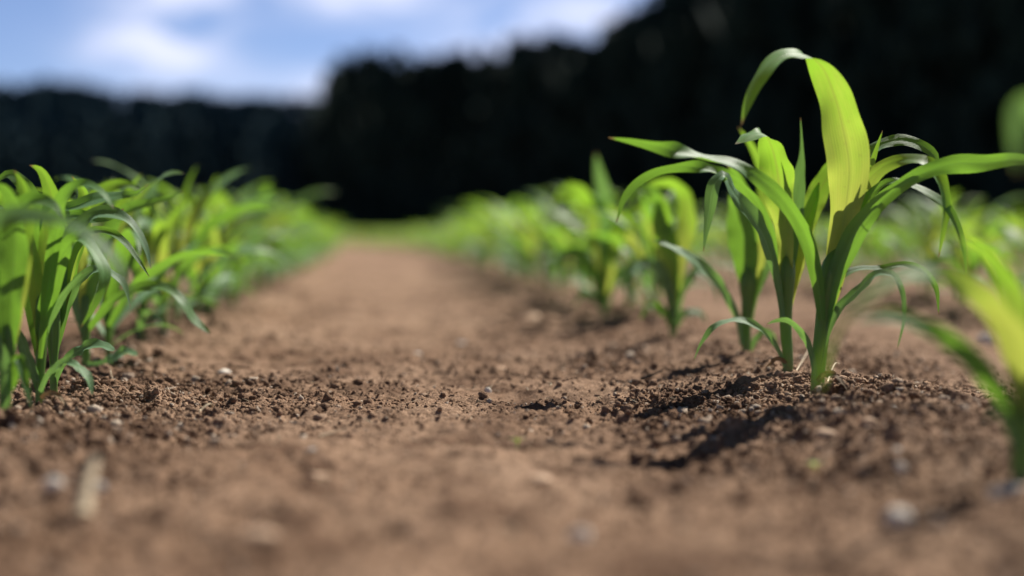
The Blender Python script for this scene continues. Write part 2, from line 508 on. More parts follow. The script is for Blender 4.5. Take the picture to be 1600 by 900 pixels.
# ------------------------------------------------------------------ soil crumbs (nobody could count them)
def crumb_cloud(name, n, label):
    pv, pf = ico(1)
    protos = []
    for k in range(6):
        s = 1 + 0.34 * RNG.standard_normal((len(pv), 1)).clip(-1.4, 1.4)
        protos.append(pv * s)
    protos = np.array(protos)
    yy = np.where(RNG.uniform(0, 1, n * 3) < 0.55, RNG.normal(1.38, 0.24, n * 3), 0.62 * np.exp(RNG.uniform(0, 1, n * 3) * math.log(4.0 / 0.62))).clip(0.6, 4.2)
    px = RNG.uniform(-150, 1750, n * 3)
    xx = np.array(0.0) + (px - 590) / FPX * yy
    k = np.round((xx - ROW_R) / PITCH_ROW)
    dr = np.abs(xx - ROW_R - k * PITCH_ROW)
    patch = np.clip(fbm(xx * 5, yy * 4, 3, 21) * 1.6 + 0.5, 0, 1)
    keep = RNG.uniform(0, 1, n * 3) < (0.12 + 0.88 * np.exp(-(dr / 0.19) ** 2)) * (0.15 + 0.85 * patch)
    xx, yy, dr = xx[keep][:n], yy[keep][:n], dr[keep][:n]
    n = len(xx)
    size = 0.00095 * np.exp(RNG.standard_normal(n) * 0.55) * (1 + 0.5 * np.exp(-(dr / 0.2) ** 2)) * np.clip(yy / 1.2, 0.9, 1.35)
    size = np.clip(size, 0.0007, 0.0058)
    zz = soil_z(xx, yy) + size * 0.12
    sc = size[:, None] * RNG.uniform(0.7, 1.25, (n, 3))
    a = RNG.uniform(0, 6.28, n); b = RNG.uniform(-0.7, 0.7, n)
    ca, sa, cb, sb = np.cos(a), np.sin(a), np.cos(b), np.sin(b)
    Vp = protos[RNG.integers(0, 6, n)] * sc[:, None, :]
    x1 = Vp[..., 0]; y1 = Vp[..., 1] * cb[:, None] - Vp[..., 2] * sb[:, None]; z1 = Vp[..., 1] * sb[:, None] + Vp[..., 2] * cb[:, None]
    W = np.stack([x1 * ca[:, None] - y1 * sa[:, None] + xx[:, None], x1 * sa[:, None] + y1 * ca[:, None] + yy[:, None], z1 + zz[:, None]], -1)
    F = (pf[None] + (np.arange(n) * len(pv))[:, None, None]).reshape(-1, 3)
    o = link(name, mesh_np(name, W.reshape(-1, 3), None, F, smooth=True, mats=[M_CRUMB]))
    tag(o, label, "soil crumbs", kind='stuff')


crumb_cloud("soil_crumbs", 66000, "loose brown soil crumbs strewn over the path and around the stems")


# ------------------------------------------------------------------ corn plants
WMM = np.array([(0, .50), (.12, .62), (.3, .92), (.45, 1.0), (.65, .85), (.82, .52), (.93, .24), (1, .02)])


def width_profile(t, base=0.5):
    w_ = np.interp(t, WMM[:, 0], WMM[:, 1])
    return w_


def px_leaf(d0, pts, seg=40, across=11, keel=0.32, ripple=0.24, seed=0, ws=1.0):
    """a blade that runs through hand-measured points: px, py, depth offset (m), width (px), turn (deg) about its own length"""
    p = np.array(pts, float)
    c3 = np.array([P(a[0], a[1], d0 + a[2]) for a in p])
    wid = ws * p[:, 3] * (d0 + p[:, 2]) / FPX
    arr = np.concatenate([c3, wid[:, None], np.radians(p[:, 4:5])], 1)
    s = catmull(arr, seg)
    c = s[:, :3]; wd = np.maximum(s[:, 3], 0.0004); phi = s[:, 4]
    T = unit(np.gradient(c, axis=0))
    view = unit(c - C0)
    Np = unit(np.cross(T, view))
    D = np.cross(Np, T)
    side = np.cos(phi)[:, None] * Np + np.sin(phi)[:, None] * D
    return ribbon(c, side, wd, across, keel, ripple, seed)


def px_stem(base, pts, sides=14, n=22):
    p = np.array(pts, float)
    d0 = depth_of(base)
    c3 = np.array([P(a[0], a[1], d0 + a[2]) for a in p])
    c3 = np.concatenate([[base - np.array([0, 0, 0.015])], c3])
    rad = np.concatenate([[p[0, 3]], p[:, 3]]) * d0 / FPX * 0.5
    s = catmull(np.concatenate([c3, rad[:, None]], 1), n)
    r = s[:, 3].copy(); r[-1] *= 0.4
    return tube(s[:, :3], r, sides, 0.8)


def plant_base(px, py):
    g = G(px, py)
    g[2] = bz(g[0], g[1])
    d = depth_of(g)
    # slide along the sight line so the foot still shows where it was measured
    return g


def hero(label, bpx, bpy_, stem_pts, leaves, group="corn plants in the row right of the path", cat="corn plant", name="corn_plant", seed=0):
    base = plant_base(bpx, bpy_)
    d0 = depth_of(base)
    root = bpy.data.objects.new(name, None); COL.objects.link(root)
    root.empty_display_size = 0.05; root.location = tuple(base)
    tag(root, label, cat, group)
    parts = []
    v, q_, u = px_stem(base, stem_pts)
    o = link("stem", mesh_np("stem", v - base, q_, uv=u, mats=[M_STEM]), root); parts.append(o)
    for i, lf in enumerate(leaves):
        mat, pts = lf[0], lf[1]
        kw = lf[2] if len(lf) > 2 else {}
        v, q_, u = px_leaf(d0, pts, seed=seed * 31 + i, **{'ws': 0.86 if seed in (5, 6, 7, 8) else 0.84 if seed in (1, 2, 3) else 0.92, **kw})
        o = link("leaf", mesh_np("leaf", v - base, q_, uv=u, mats=[mat]), root)
        if len(lf) > 3: o['label'] = lf[3]
    return root


A_LEAVES = [
    # the tall arch
    (M_YOUNG, [(1290, 500, 0.004, 16, 0), (1299, 440, 0.002, 30, 0), (1311, 385, 0, 44, 0), (1322, 320, -.006, 56, 4), (1327, 262, -.010, 74, 4), (1317, 200, -.016, 70, 4),
               (1301, 142, -.024, 62, 6), (1284, 104, -.032, 58, 30), (1262, 87, -.042, 52, 84), (1235, 83, -.054, 50, 122), (1206, 97, -.066, 46, 130), (1181, 130, -.078, 36, 132), (1166, 165, -.086, 22, 132), (1158, 196, -.090, 2, 132)],
     dict(seg=84, ripple=.34, keel=.34, ws=.84)),
    # long right blade leaving the frame
    (M_LEAF, [(1287, 515, -.004, 16, 0), (1300, 450, -.008, 30, 5), (1322, 392, -.012, 38, 10), (1355, 340, -.018, 33, 15), (1400, 297, -.022, 30, 20), (1450, 268, -.028, 30, 20),
              (1492, 256, -.035, 34, 12), (1540, 256, -.045, 32, 25), (1590, 250, -.055, 26, 30), (1640, 262, -.065, 16, 30), (1685, 300, -.07, 2, 30)], dict(seg=48)),
    # yellow blade drooping to the right
    (M_YOUNG, [(1292, 500, .006, 14, 0), (1310, 430, .008, 26, 0), (1330, 350, .010, 34, 5), (1350, 292, .008, 36, 10), (1378, 262, .004, 30, 30), (1412, 250, -.004, 30, 50), (1444, 253, -.012, 34, 58),
               (1468, 284, -.020, 34, 58), (1478, 330, -.024, 22, 50), (1472, 372, -.026, 9, 30), (1466, 402, -.026, 2, 30)], dict(seg=48)),
    # green blade behind, right
    (M_LEAF, [(1300, 480, .012, 14, 0), (1322, 380, .020, 24, 0), (1338, 290, .026, 26, 10), (1352, 246, .030, 26, 25), (1378, 226, .034, 26, 40), (1410, 219, .036, 28, 40), (1440, 228, .036, 26, 45), (1460, 243, .034, 18, 40), (1467, 262, .033, 2, 40)], {}),
    # thin upright young blade
    (M_YOUNG, [(1300, 470, .008, 8, 0), (1325, 380, .014, 12, 0), (1348, 300, .020, 13, 20), (1364, 250, .022, 12, 30), (1379, 204, .022, 1, 30)], {}),
    # slender right blade with a hanging tip
    (M_LEAF, [(1296, 490, .004, 10, 10), (1330, 370, .004, 16, 15), (1362, 303, 0, 18, 30), (1393, 283, -.006, 17, 45), (1428, 291, -.012, 17, 45), (1455, 304, -.018, 22, 58), (1478, 322, -.022, 22, 58), (1494, 350, -.025, 18, 45),
              (1505, 385, -.027, 10, 20), (1511, 436, -.028, 1, 20)], {}),
    # long dark blade to the left
    (M_LEAF, [(1284, 500, -.010, 14, 0), (1276, 430, -.016, 24, 10), (1256, 364, -.024, 28, 10), (1224, 314, -.032, 30, 5), (1188, 280, -.040, 30, -20), (1150, 258, -.048, 34, -55), (1106, 250, -.056, 40, -62),
              (1065, 240, -.062, 38, -55), (1030, 230, -.068, 24, 10), (985, 220, -.074, 14, 40), (951, 215, -.078, 2, 40)], dict(seg=52)),
    # low right pair
    (M_OLD, [(1279, 572, -.004, 10, 0), (1293, 518, -.006, 15, 20), (1316, 478, -.010, 22, 45), (1344, 450, -.016, 26, 58), (1372, 428, -.022, 24, 60), (1394, 430, -.027, 18, 55), (1408, 452, -.030, 12, 25),
             (1413, 488, -.032, 8, 20), (1402, 546, -.033, 1, 20)], {}),
    (M_LEAF, [(1284, 540, .004, 8, 0), (1300, 462, .010, 12, 10), (1318, 430, .014, 14, 30), (1346, 419, .018, 14, 45), (1378, 419, .020, 14, 45), (1412, 413, .022, 13, 40), (1441, 422, .022, 13, 30), (1460, 445, .022, 11, 20), (1467, 492, .020, 1, 20)], {}),
    # short curled foot blade
    (M_OLD, [(1274, 588, -.006, 9, 0), (1269, 556, -.009, 11, 10), (1253, 520, -.014, 13, 20), (1229, 500, -.018, 11, 30), (1206, 503, -.021, 5, 30), (1198, 507, -.022, 1, 30)], {}),
]
A_LEAVES.append((M_DRY, [(1277, 596, -.006, 8, 0), (1290, 584, -.010, 12, 20), (1306, 588, -.014, 12, 50), (1318, 601, -.018, 7, 60), (1324, 610, -.020, 1, 60)], dict(ripple=.4), "withered brown first leaf"))
hero("tallest corn plant at the right with one leaf arching high over the others", 1276, 618,
     [(1278, 590, 0, 22), (1282, 540, 0, 24), (1288, 490, 0, 27), (1294, 450, 0, 34), (1302, 415, 0, 36), (1308, 390, 0, 20)], A_LEAVES, seed=1)

B_LEAVES = [
    (M_YOUNG, [(1229, 500, 0, 14, 0), (1228, 420, -.002, 26, 0), (1224, 350, -.006, 36, 5), (1218, 300, -.012, 54, 8), (1213, 258, -.018, 62, 12), (1205, 228, -.026, 54, 30), (1193, 209, -.036, 44, 88), (1172, 212, -.046, 38, 124), (1149, 225, -.054, 2, 130)],
     dict(seg=60, ripple=.42)),
    (M_OLD, [(1231, 470, .006, 10, 0), (1238, 380, .008, 24, 0), (1245, 320, .010, 30, 10), (1250, 282, .010, 26, 25), (1253, 240, .010, 9, 20), (1251, 184, .008, 1, 20)], dict(keel=.6)),
    (M_YOUNG, [(1232, 480, .010, 14, 0), (1242, 410, .014, 30, 0), (1260, 345, .018, 38, 5), (1282, 295, .022, 38, 10), (1305, 260, .026, 30, 25), (1326, 240, .028, 16, 30), (1342, 232, .03, 2, 30)], {}),
    (M_OLD, [(1224, 500, -.006, 9, 0), (1213, 430, -.012, 16, 10), (1192, 368, -.020, 28, -35), (1166, 328, -.028, 34, -52), (1145, 300, -.036, 32, -55), (1130, 274, -.042, 28, -50), (1119, 284, -.046, 26, -30), (1108, 330, -.050, 20, 20), (1099, 393, -.052, 1, 20)], dict(seg=52)),
    (M_LEAF, [(1226, 480, .004, 9, 0), (1212, 390, .008, 16, 10), (1185, 320, .012, 18, 25), (1150, 282, .014, 20, 40), (1113, 268, .014, 30, -60), (1073, 260, .012, 22, 10), (1040, 264, .008, 20, 40), (1002, 280, .004, 19, 30), (976, 308, 0, 13, 20), (963, 348, -.002, 1, 20)], dict(seg=48)),
    (M_OLD, [(1226, 572, -.004, 6, 0), (1216, 546, -.007, 8, 10), (1193, 518, -.012, 14, -40), (1155, 500, -.018, 16, -55), (1118, 509, -.024, 14, -40), (1096, 535, -.028, 6, 20), (1084, 563, -.03, 1, 20)], {}),
    (M_YOUNG, [(1234, 470, .012, 12, 0), (1250, 400, .016, 24, 0), (1262, 350, .02, 26, 10), (1272, 310, .022, 20, 20), (1280, 285, .022, 2, 20)], {}),
]
B_LEAVES.append((M_DRY, [(1229, 568, -.004, 6, 0), (1217, 560, -.010, 9, 20), (1203, 567, -.014, 8, 50), (1194, 578, -.016, 1, 60)], dict(ripple=.4), "withered brown first leaf"))
hero("middle corn plant of the near right clump with a yellow crumpled leaf", 1231, 584,
     [(1231, 560, 0, 17), (1228, 515, 0, 19), (1228, 465, 0, 23), (1230, 425, 0, 26), (1231, 395, 0, 16)], B_LEAVES, seed=2)

C_LEAVES = [
    (M_LEAF, [(1168, 500, 0, 12, 0), (1168, 440, -.002, 34, 5), (1163, 385, -.006, 50, 10), (1158, 335, -.010, 54, 15), (1155, 296, -.016, 42, 30), (1150, 272, -.022, 24, 40), (1138, 258, -.028, 2, 40)], dict(keel=.3)),
    (M_OLD, [(1160, 540, -.004, 8, 0), (1152, 495, -.010, 12, 10), (1128, 452, -.018, 20, -30), (1100, 420, -.026, 26, -50), (1065, 394, -.034, 22, -55), (1038, 381, -.040, 12, -50), (1018, 374, -.044, 1, 30)], {}),
    (M_OLD, [(1171, 510, .004, 9, 0), (1180, 460, .006, 15, 10), (1194, 428, .008, 18, 20), (1212, 396, .010, 15, 30), (1228, 372, .012, 1, 30)], {}),
    (M_YOUNG, [(1171, 500, .006, 11, 0), (1182, 420, .010, 24, 0), (1193, 360, .014, 30, 5), (1196, 310, .018, 28, 10), (1190, 262, .022, 20, 20), (1172, 224, .026, 12, 25), (1154, 199, .028, 1, 25)], {}),
    (M_OLD, [(1170, 552, .004, 6, 0), (1180, 532, .006, 11, 10), (1194, 518, .008, 12, 20), (1206, 522, .010, 8, 20), (1213, 536, .012, 1, 20)], {}),
]
hero("rear corn plant of the near right clump with a broad dark upright leaf", 1166, 557,
     [(1166, 535, 0, 15), (1166, 500, 0, 17), (1169, 465, 0, 22), (1170, 435, 0, 26), (1170, 415, 0, 14)], C_LEAVES, seed=3)

F_LEAVES = [
    (M_YOUNG, [(1600, 660, -.004, 24, 0), (1597, 590, -.010, 50, 5), (1582, 525, -.018, 62, 10), (1550, 478, -.024, 58, 20), (1508, 446, -.050, 50, 5), (1455, 430, -.070, 46, -55), (1400, 438, -.085, 42, -62), (1350, 466, -.095, 32, -60), (1312, 512, -.10, 20, -50),
               (1290, 562, -.105, 16, -40), (1280, 615, -.105, 2, -40)], dict(seg=52, ws=.76)),
    (M_LEAF, [(1598, 690, 0, 18, 0), (1574, 632, -.004, 24, 10), (1532, 576, -.012, 34, 10), (1480, 530, -.020, 36, -10), (1425, 503, -.03, 34, -40), (1375, 493, -.036, 26, -40), (1336, 503, -.04, 2, -40)], {}),
    (M_YOUNG, [(1604, 650, .006, 20, 0), (1608, 560, .010, 34, 5), (1592, 480, .016, 36, 15), (1562, 420, .022, 30, 25), (1530, 385, .026, 20, 30), (1500, 372, .03, 2, 30)], {}),
    (M_LEAF, [(1602, 660, .004, 20, 0), (1625, 570, .01, 34, 5), (1660, 480, .014, 38, 10), (1700, 420, .016, 36, 30), (1760, 400, .018, 24, 40), (1800, 440, .02, 2, 40)], {}),
    (M_OLD, [(1600, 715, 0, 16, 0), (1585, 680, -.01, 22, 10), (1570, 650, -.02, 22, 20), (1553, 640, -.03, 16, 30), (1540, 660, -.035, 2, 30)], {}),
]
hero("blurred corn plant at the right edge with a broad yellow leaf, nearest the camera", 1596, 742,
     [(1598, 715, 0, 34), (1600, 670, 0, 36), (1602, 630, 0, 36), (1606, 590, 0, 20)], F_LEAVES, seed=4)

D_LEAVES = [
    (M_OLD, [(943, 470, 0, 10, 0), (946, 400, -.004, 22, 0), (948, 340, -.008, 27, 5), (943, 300, -.012, 24, 10), (936, 268, -.016, 16, 15), (931, 240, -.018, 2, 15)], {}),
    (M_YOUNG, [(943, 470, .006, 10, 0), (936, 390, .010, 26, 0), (925, 330, .014, 30, 10), (905, 300, .018, 26, 20), (880, 300, .02, 18, -40), (862, 325, .02, 2, -40)], {}),
    (M_YOUNG, [(944, 470, -.006, 10, 0), (956, 400, -.012, 26, 0), (972, 350, -.02, 28, 10), (992, 335, -.03, 22, 40), (1012, 352, -.035, 2, 50)], {}),
    (M_LEAF, [(942, 480, -.004, 9, 0), (926, 425, -.014, 18, 10), (902, 396, -.024, 22, -40), (876, 405, -.034, 16, -50), (860, 436, -.04, 2, -40)], {}),
    (M_OLD, [(944, 482, .004, 9, 0), (960, 440, .010, 17, 20), (985, 420, .014, 20, 55), (1006, 436, .016, 14, 50), (1016, 465, .018, 1, 50)], {}),
    (M_OLD, [(943, 488, -.002, 7, 0), (930, 466, -.010, 12, 10), (910, 462, -.018, 13, -50), (896, 480, -.022, 1, -40)], {}),
]
hero("blurred pale corn plant with a narrow upright tip, tallest of the row behind the clump", 943, 494,
     [(943, 480, 0, 10), (943, 455, 0, 11), (943, 430, 0, 13), (943, 415, 0, 8)], D_LEAVES, seed=11)
E_LEAVES = [
    (M_LEAF, [(1052, 490, 0, 10, 0), (1052, 420, -.004, 22, 0), (1040, 350, -.010, 24, 5), (1022, 305, -.016, 22, 10), (1000, 296, -.022, 20, -40), (980, 320, -.026, 2, -40)], {}),
    (M_YOUNG, [(1052, 490, .006, 10, 0), (1062, 400, .010, 28, 0), (1074, 340, .014, 32, 10), (1066, 300, .018, 26, 25), (1040, 284, .02, 22, 50), (1010, 292, .02, 14, 60), (996, 312, .02, 1, 60)], {}),
    (M_YOUNG, [(1050, 490, -.006, 10, 0), (1044, 420, -.012, 26, 0), (1036, 360, -.018, 34, 5), (1034, 325, -.022, 24, 10), (1038, 305, -.024, 2, 10)], {}),
    (M_OLD, [(1052, 505, -.004, 10, 0), (1040, 440, -.014, 20, 10), (1018, 412, -.024, 26, -40), (990, 420, -.034, 20, -55), (968, 455, -.04, 2, -45)], {}),
    (M_OLD, [(1053, 505, .004, 9, 0), (1068, 450, .010, 18, 20), (1090, 425, .014, 22, 55), (1112, 440, .016, 16, 50), (1122, 472, .018, 1, 50)], {}),
    (M_LEAF, [(1052, 515, -.002, 8, 0), (1036, 485, -.010, 14, 10), (1015, 478, -.018, 16, -50), (1000, 500, -.022, 1, -40)], {}),
    (M_OLD, [(1053, 515, .002, 8, 0), (1070, 490, .008, 14, 20), (1092, 488, .012, 14, 55), (1106, 505, .014, 1, 50)], {}),
]
hero("blurred corn plant just left of the sharp clump, its yellow leaves bent in an arc", 1052, 528,
     [(1052, 510, 0, 12), (1052, 480, 0, 14), (1052, 450, 0, 16), (1053, 430, 0, 9)], E_LEAVES, seed=12)

# ---- left clump
GL = "corn plants in the row left of the path"
L2 = [
    (M_LEAF, [(62, 560, 0, 10, 0), (66, 500, -.004, 24, 5), (84, 440, -.008, 32, 10), (102, 392, -.014, 34, 20), (122, 374, -.022, 36, 55), (148, 396, -.032, 34, 55), (163, 430, -.040, 26, 40), (152, 468, -.044, 15, 15), (126, 512, -.046, 1, 15)], dict(ripple=.12)),
    (M_LEAF, [(60, 560, .004, 10, 0), (50, 480, .006, 26, 0), (44, 410, .01, 36, 5), (52, 350, .014, 36, 20), (72, 325, .012, 30, 40), (105, 326, .004, 38, 55), (146, 313, -.008, 42, 60), (186, 306, -.018, 28, 58), (212, 302, -.024, 8, 30), (232, 288, -.028, 1, 30)],
     dict(ripple=.16, seg=52)),
    (M_YOUNG, [(63, 560, .006, 10, 0), (70, 460, .01, 28, 0), (78, 390, .012, 40, 5), (82, 330, .014, 38, 10), (76, 290, .012, 24, 20), (58, 262, .01, 10, 20), (46, 258, .008, 1, 20)], dict(ripple=.12)),
    (M_YOUNG, [(64, 560, -.002, 10, 0), (60, 470, -.002, 28, 0), (40, 380, 0, 34, 10), (18, 320, .004, 30, 20), (-8, 300, .01, 24, 30), (-40, 310, .015, 2, 30)], {}),
    (M_OLD, [(62, 612, -.004, 8, 0), (78, 582, -.008, 12, 15), (98, 569, -.012, 20, 50), (120, 572, -.018, 24, 55), (138, 592, -.022, 18, 45), (145, 618, -.024, 2, 20)], {}),
    (M_OLD, [(62, 618, .002, 9, 0), (55, 590, -.004, 15, 10), (42, 556, -.01, 19, 15), (28, 522, -.016, 18, 25), (5, 506, -.022, 14, 30), (-20, 520, -.025, 1, 30)], {}),
    (M_OLD, [(63, 575, .004, 8, 0), (74, 512, .002, 12, 10), (96, 468, -.004, 13, 20), (120, 436, -.01, 8, 25), (130, 425, -.012, 1, 25)], {}),
]
L2 += [
    (M_OLD, [(63, 560, .004, 8, 0), (78, 450, .010, 20, 0), (108, 372, .016, 28, 20), (150, 336, .018, 34, 58), (198, 345, .018, 28, 58), (226, 384, .016, 16, 45), (236, 420, .014, 1, 40)], {}),
    (M_LEAF, [(63, 560, -.006, 8, 0), (76, 440, -.02, 22, 0), (88, 360, -.035, 26, 10), (100, 310, -.05, 30, 40), (128, 290, -.06, 30, 62), (160, 302, -.07, 20, 60), (178, 326, -.075, 1, 50)], {}),
]
L2.append((M_DRY, [(64, 622, -.004, 7, 0), (78, 614, -.010, 11, 20), (94, 622, -.014, 10, 50), (104, 636, -.016, 1, 60)], dict(ripple=.4), "withered brown first leaf"))
hero("left corn plant whose top leaf points right with a frayed dry tip", 63, 640, [(62, 620, 0, 13), (63, 580, 0, 14), (65, 530, 0, 17), (64, 490, 0, 20), (62, 460, 0, 12)], L2, GL, seed=5)
L3 = [
    (M_LEAF, [(84, 560, .002, 9, 0), (92, 470, .006, 26, 0), (90, 400, .01, 34, 5), (84, 352, .01, 34, 25), (104, 338, .004, 28, 40), (148, 341, -.006, 26, 40), (180, 335, -.014, 16, 35), (194, 326, -.018, 1, 35)], {}),
    (M_LEAF, [(84, 560, .008, 9, 0), (104, 470, .014, 20, 0), (118, 400, .018, 20, 10), (140, 362, .018, 16, 30), (168, 362, .014, 15, 40), (196, 380, .01, 14, 35), (216, 406, .006, 9, 25), (233, 432, .004, 1, 25)], {}),
    (M_YOUNG, [(84, 560, .004, 9, 0), (92, 480, .008, 26, 0), (108, 400, .012, 36, 5), (128, 335, .016, 32, 10), (130, 300, .02, 18, 20), (112, 275, .02, 1, 20)], {}),
    (M_LEAF, [(83, 570, -.002, 9, 0), (70, 480, -.004, 20, 0), (40, 420, -.006, 26, 15), (5, 390, -.01, 26, 30), (-40, 400, -.015, 14, 30), (-70, 440, -.02, 1, 30)], {}),
    (M_OLD, [(84, 605, 0, 7, 0), (98, 570, -.004, 12, 15), (122, 548, -.008, 26, 55), (150, 541, -.012, 32, 58), (172, 545, -.016, 20, 58), (180, 549, -.018, 1, 30)], {}),
]
L3 += [
    (M_LEAF, [(84, 560, .010, 8, 0), (82, 440, .030, 26, 0), (66, 350, .045, 30, 5), (40, 292, .055, 26, 10), (14, 272, .06, 20, -40), (-14, 290, .06, 2, -40)], {}),
    (M_OLD, [(84, 570, .006, 8, 0), (96, 500, .010, 18, 10), (124, 440, .012, 24, 40), (160, 420, .010, 26, 58), (190, 440, .006, 18, 55), (204, 480, .004, 1, 45)], {}),
]
hero("left corn plant behind the frayed one, with a dark blade held level", 84, 622, [(84, 600, 0, 12), (84, 560, 0, 13), (86, 510, 0, 16), (88, 475, 0, 12)], L3, GL, seed=6)
L1 = [
    (M_LEAF, [(12, 570, 0, 14, 0), (16, 500, -.004, 32, 0), (20, 430, -.008, 44, 5), (24, 370, -.012, 44, 10), (20, 320, -.018, 30, 25), (2, 292, -.024, 18, 30), (-20, 290, -.03, 2, 30)], dict(keel=.4)),
    (M_LEAF, [(10, 570, .004, 14, 0), (-4, 480, .008, 30, 0), (0, 400, .012, 38, 5), (18, 340, .012, 34, 20), (48, 312, .008, 28, 35), (80, 318, .0, 20, 35), (100, 340, -.006, 2, 35)], {}),
    (M_YOUNG, [(12, 570, .01, 12, 0), (26, 480, .014, 28, 0), (36, 390, .018, 34, 5), (40, 320, .022, 26, 10), (32, 282, .024, 12, 15), (22, 266, .024, 1, 15)], {}),
    (M_LEAF, [(8, 620, -.004, 10, 0), (22, 590, -.008, 18, 10), (28, 560, -.01, 18, 20), (40, 600, -.016, 16, 20), (50, 640, -.02, 1, 20)], {}),
    (M_OLD, [(6, 640, -.006, 12, 0), (10, 600, -.01, 20, 10), (2, 550, -.014, 22, 20), (-20, 520, -.02, 14, 30), (-40, 530, -.024, 1, 30)], {}),
]
hero("corn plant cut by the left picture edge, with a wide dark leaf", 8, 662, [(8, 635, 0, 18), (9, 590, 0, 20), (12, 540, 0, 26), (14, 490, 0, 14)], L1, GL, seed=7)
L4 = [
    (M_LEAF, [(134, 520, 0, 8, 0), (150, 500, -.004, 12, 10), (178, 468, -.01, 18, 25), (215, 450, -.016, 20, 35), (255, 451, -.022, 28, 55), (284, 470, -.026, 26, 50), (306, 502, -.028, 20, 45), (330, 522, -.03, 2, 20)], {}),
    (M_YOUNG, [(133, 520, .004, 8, 0), (128, 440, .008, 24, 0), (122, 380, .012, 34, 5), (134, 330, .016, 34, 15), (160, 300, .02, 28, 30), (196, 288, .022, 16, 35), (225, 300, .024, 1, 35)], {}),
    (M_LEAF, [(134, 520, .002, 8, 0), (146, 440, .006, 22, 0), (164, 380, .01, 28, 10), (192, 332, .012, 24, 30), (236, 316, .01, 18, 35), (268, 308, .006, 8, 35), (288, 299, .004, 1, 35)], {}),
    (M_OLD, [(133, 530, -.002, 8, 0), (116, 470, -.006, 16, 10), (108, 420, -.012, 20, 20), (84, 400, -.02, 16, 30), (60, 420, -.026, 1, 30)], {}),
    (M_OLD, [(134, 568, -.002, 7, 0), (156, 572, -.008, 20, 50), (182, 556, -.014, 30, 58), (206, 552, -.02, 20, 58), (216, 556, -.024, 1, 35)], {}),
]
hero("sharp left corn plant whose low leaf arches right over the path", 134, 580, [(134, 560, 0, 12), (134, 525, 0, 13), (133, 490, 0, 15), (132, 460, 0, 10)], L4, GL, seed=8)
L0 = [
    (M_OLD, [(-110, 620, 0, 18, 0), (-90, 480, .0, 30, 0), (-50, 380, .0, 32, 20), (10, 335, -.004, 28, 40), (70, 338, -.01, 26, 45), (127, 358, -.016, 25, 40), (172, 398, -.02, 22, 30), (198, 445, -.022, 14, 20), (202, 490, -.022, 1, 20)], dict(seg=48)),
    (M_LEAF, [(-112, 620, .004, 18, 0), (-90, 500, .008, 40, 0), (-60, 410, .012, 46, 10), (-20, 355, .016, 40, 30), (40, 342, .02, 26, 35), (90, 350, .02, 2, 35)], {}),
    (M_YOUNG, [(-112, 620, .008, 18, 0), (-140, 480, .01, 40, 0), (-160, 360, .012, 44, 10), (-200, 290, .014, 34, 30), (-260, 280, .016, 2, 30)], {}),
    (M_LEAF, [(-112, 660, 0, 16, 0), (-150, 560, -.01, 30, 10), (-210, 500, -.02, 32, 30), (-280, 500, -.03, 2, 30)], {}),
]
hero("corn plant just outside the left edge whose blurred pale leaf bends into view", -112, 730, [(-112, 690, 0, 24), (-112, 640, 0, 26), (-112, 580, 0, 28), (-112, 540, 0, 14)], L0, GL, seed=9)
GX = [
    (M_OLD, [(1770, 620, 0, 26, 0), (1740, 480, 0, 46, 5), (1690, 330, -.004, 50, 15), (1650, 220, -.01, 46, 30), (1618, 165, -.015, 42, 30), (1596, 165, -.02, 36, 20), (1588, 220, -.022, 26, 15), (1590, 270, -.022, 2, 15)], dict(seg=48)),
    (M_LEAF, [(1775, 640, .004, 26, 0), (1800, 480, .01, 50, 5), (1850, 360, .014, 54, 20), (1930, 300, .02, 44, 30), (2030, 330, .024, 2, 30)], {}),
    (M_YOUNG, [(1774, 640, -.004, 26, 0), (1760, 500, -.01, 50, 5), (1720, 415, -.02, 64, 0), (1665, 405, -.035, 60, -50), (1632, 440, -.05, 44, -50), (1618, 520, -.06, 2, -40)], {}),
    (M_LEAF, [(1773, 700, 0, 24, 0), (1740, 600, -.02, 44, 10), (1690, 560, -.05, 46, -40), (1645, 600, -.07, 36, -50), (1625, 680, -.08, 2, -40)], {}),
    (M_LEAF, [(1772, 740, 0, 20, 0), (1720, 680, -.01, 30, 10), (1660, 680, -.02, 28, 30), (1622, 740, -.03, 2, 30)], {}),
]
hero("corn plant outside the right edge whose pale leaf tip hangs into the frame", 1774, 820, [(1774, 780, 0, 38), (1774, 700, 0, 40), (1775, 640, 0, 42), (1775, 590, 0, 20)], GX, seed=10)


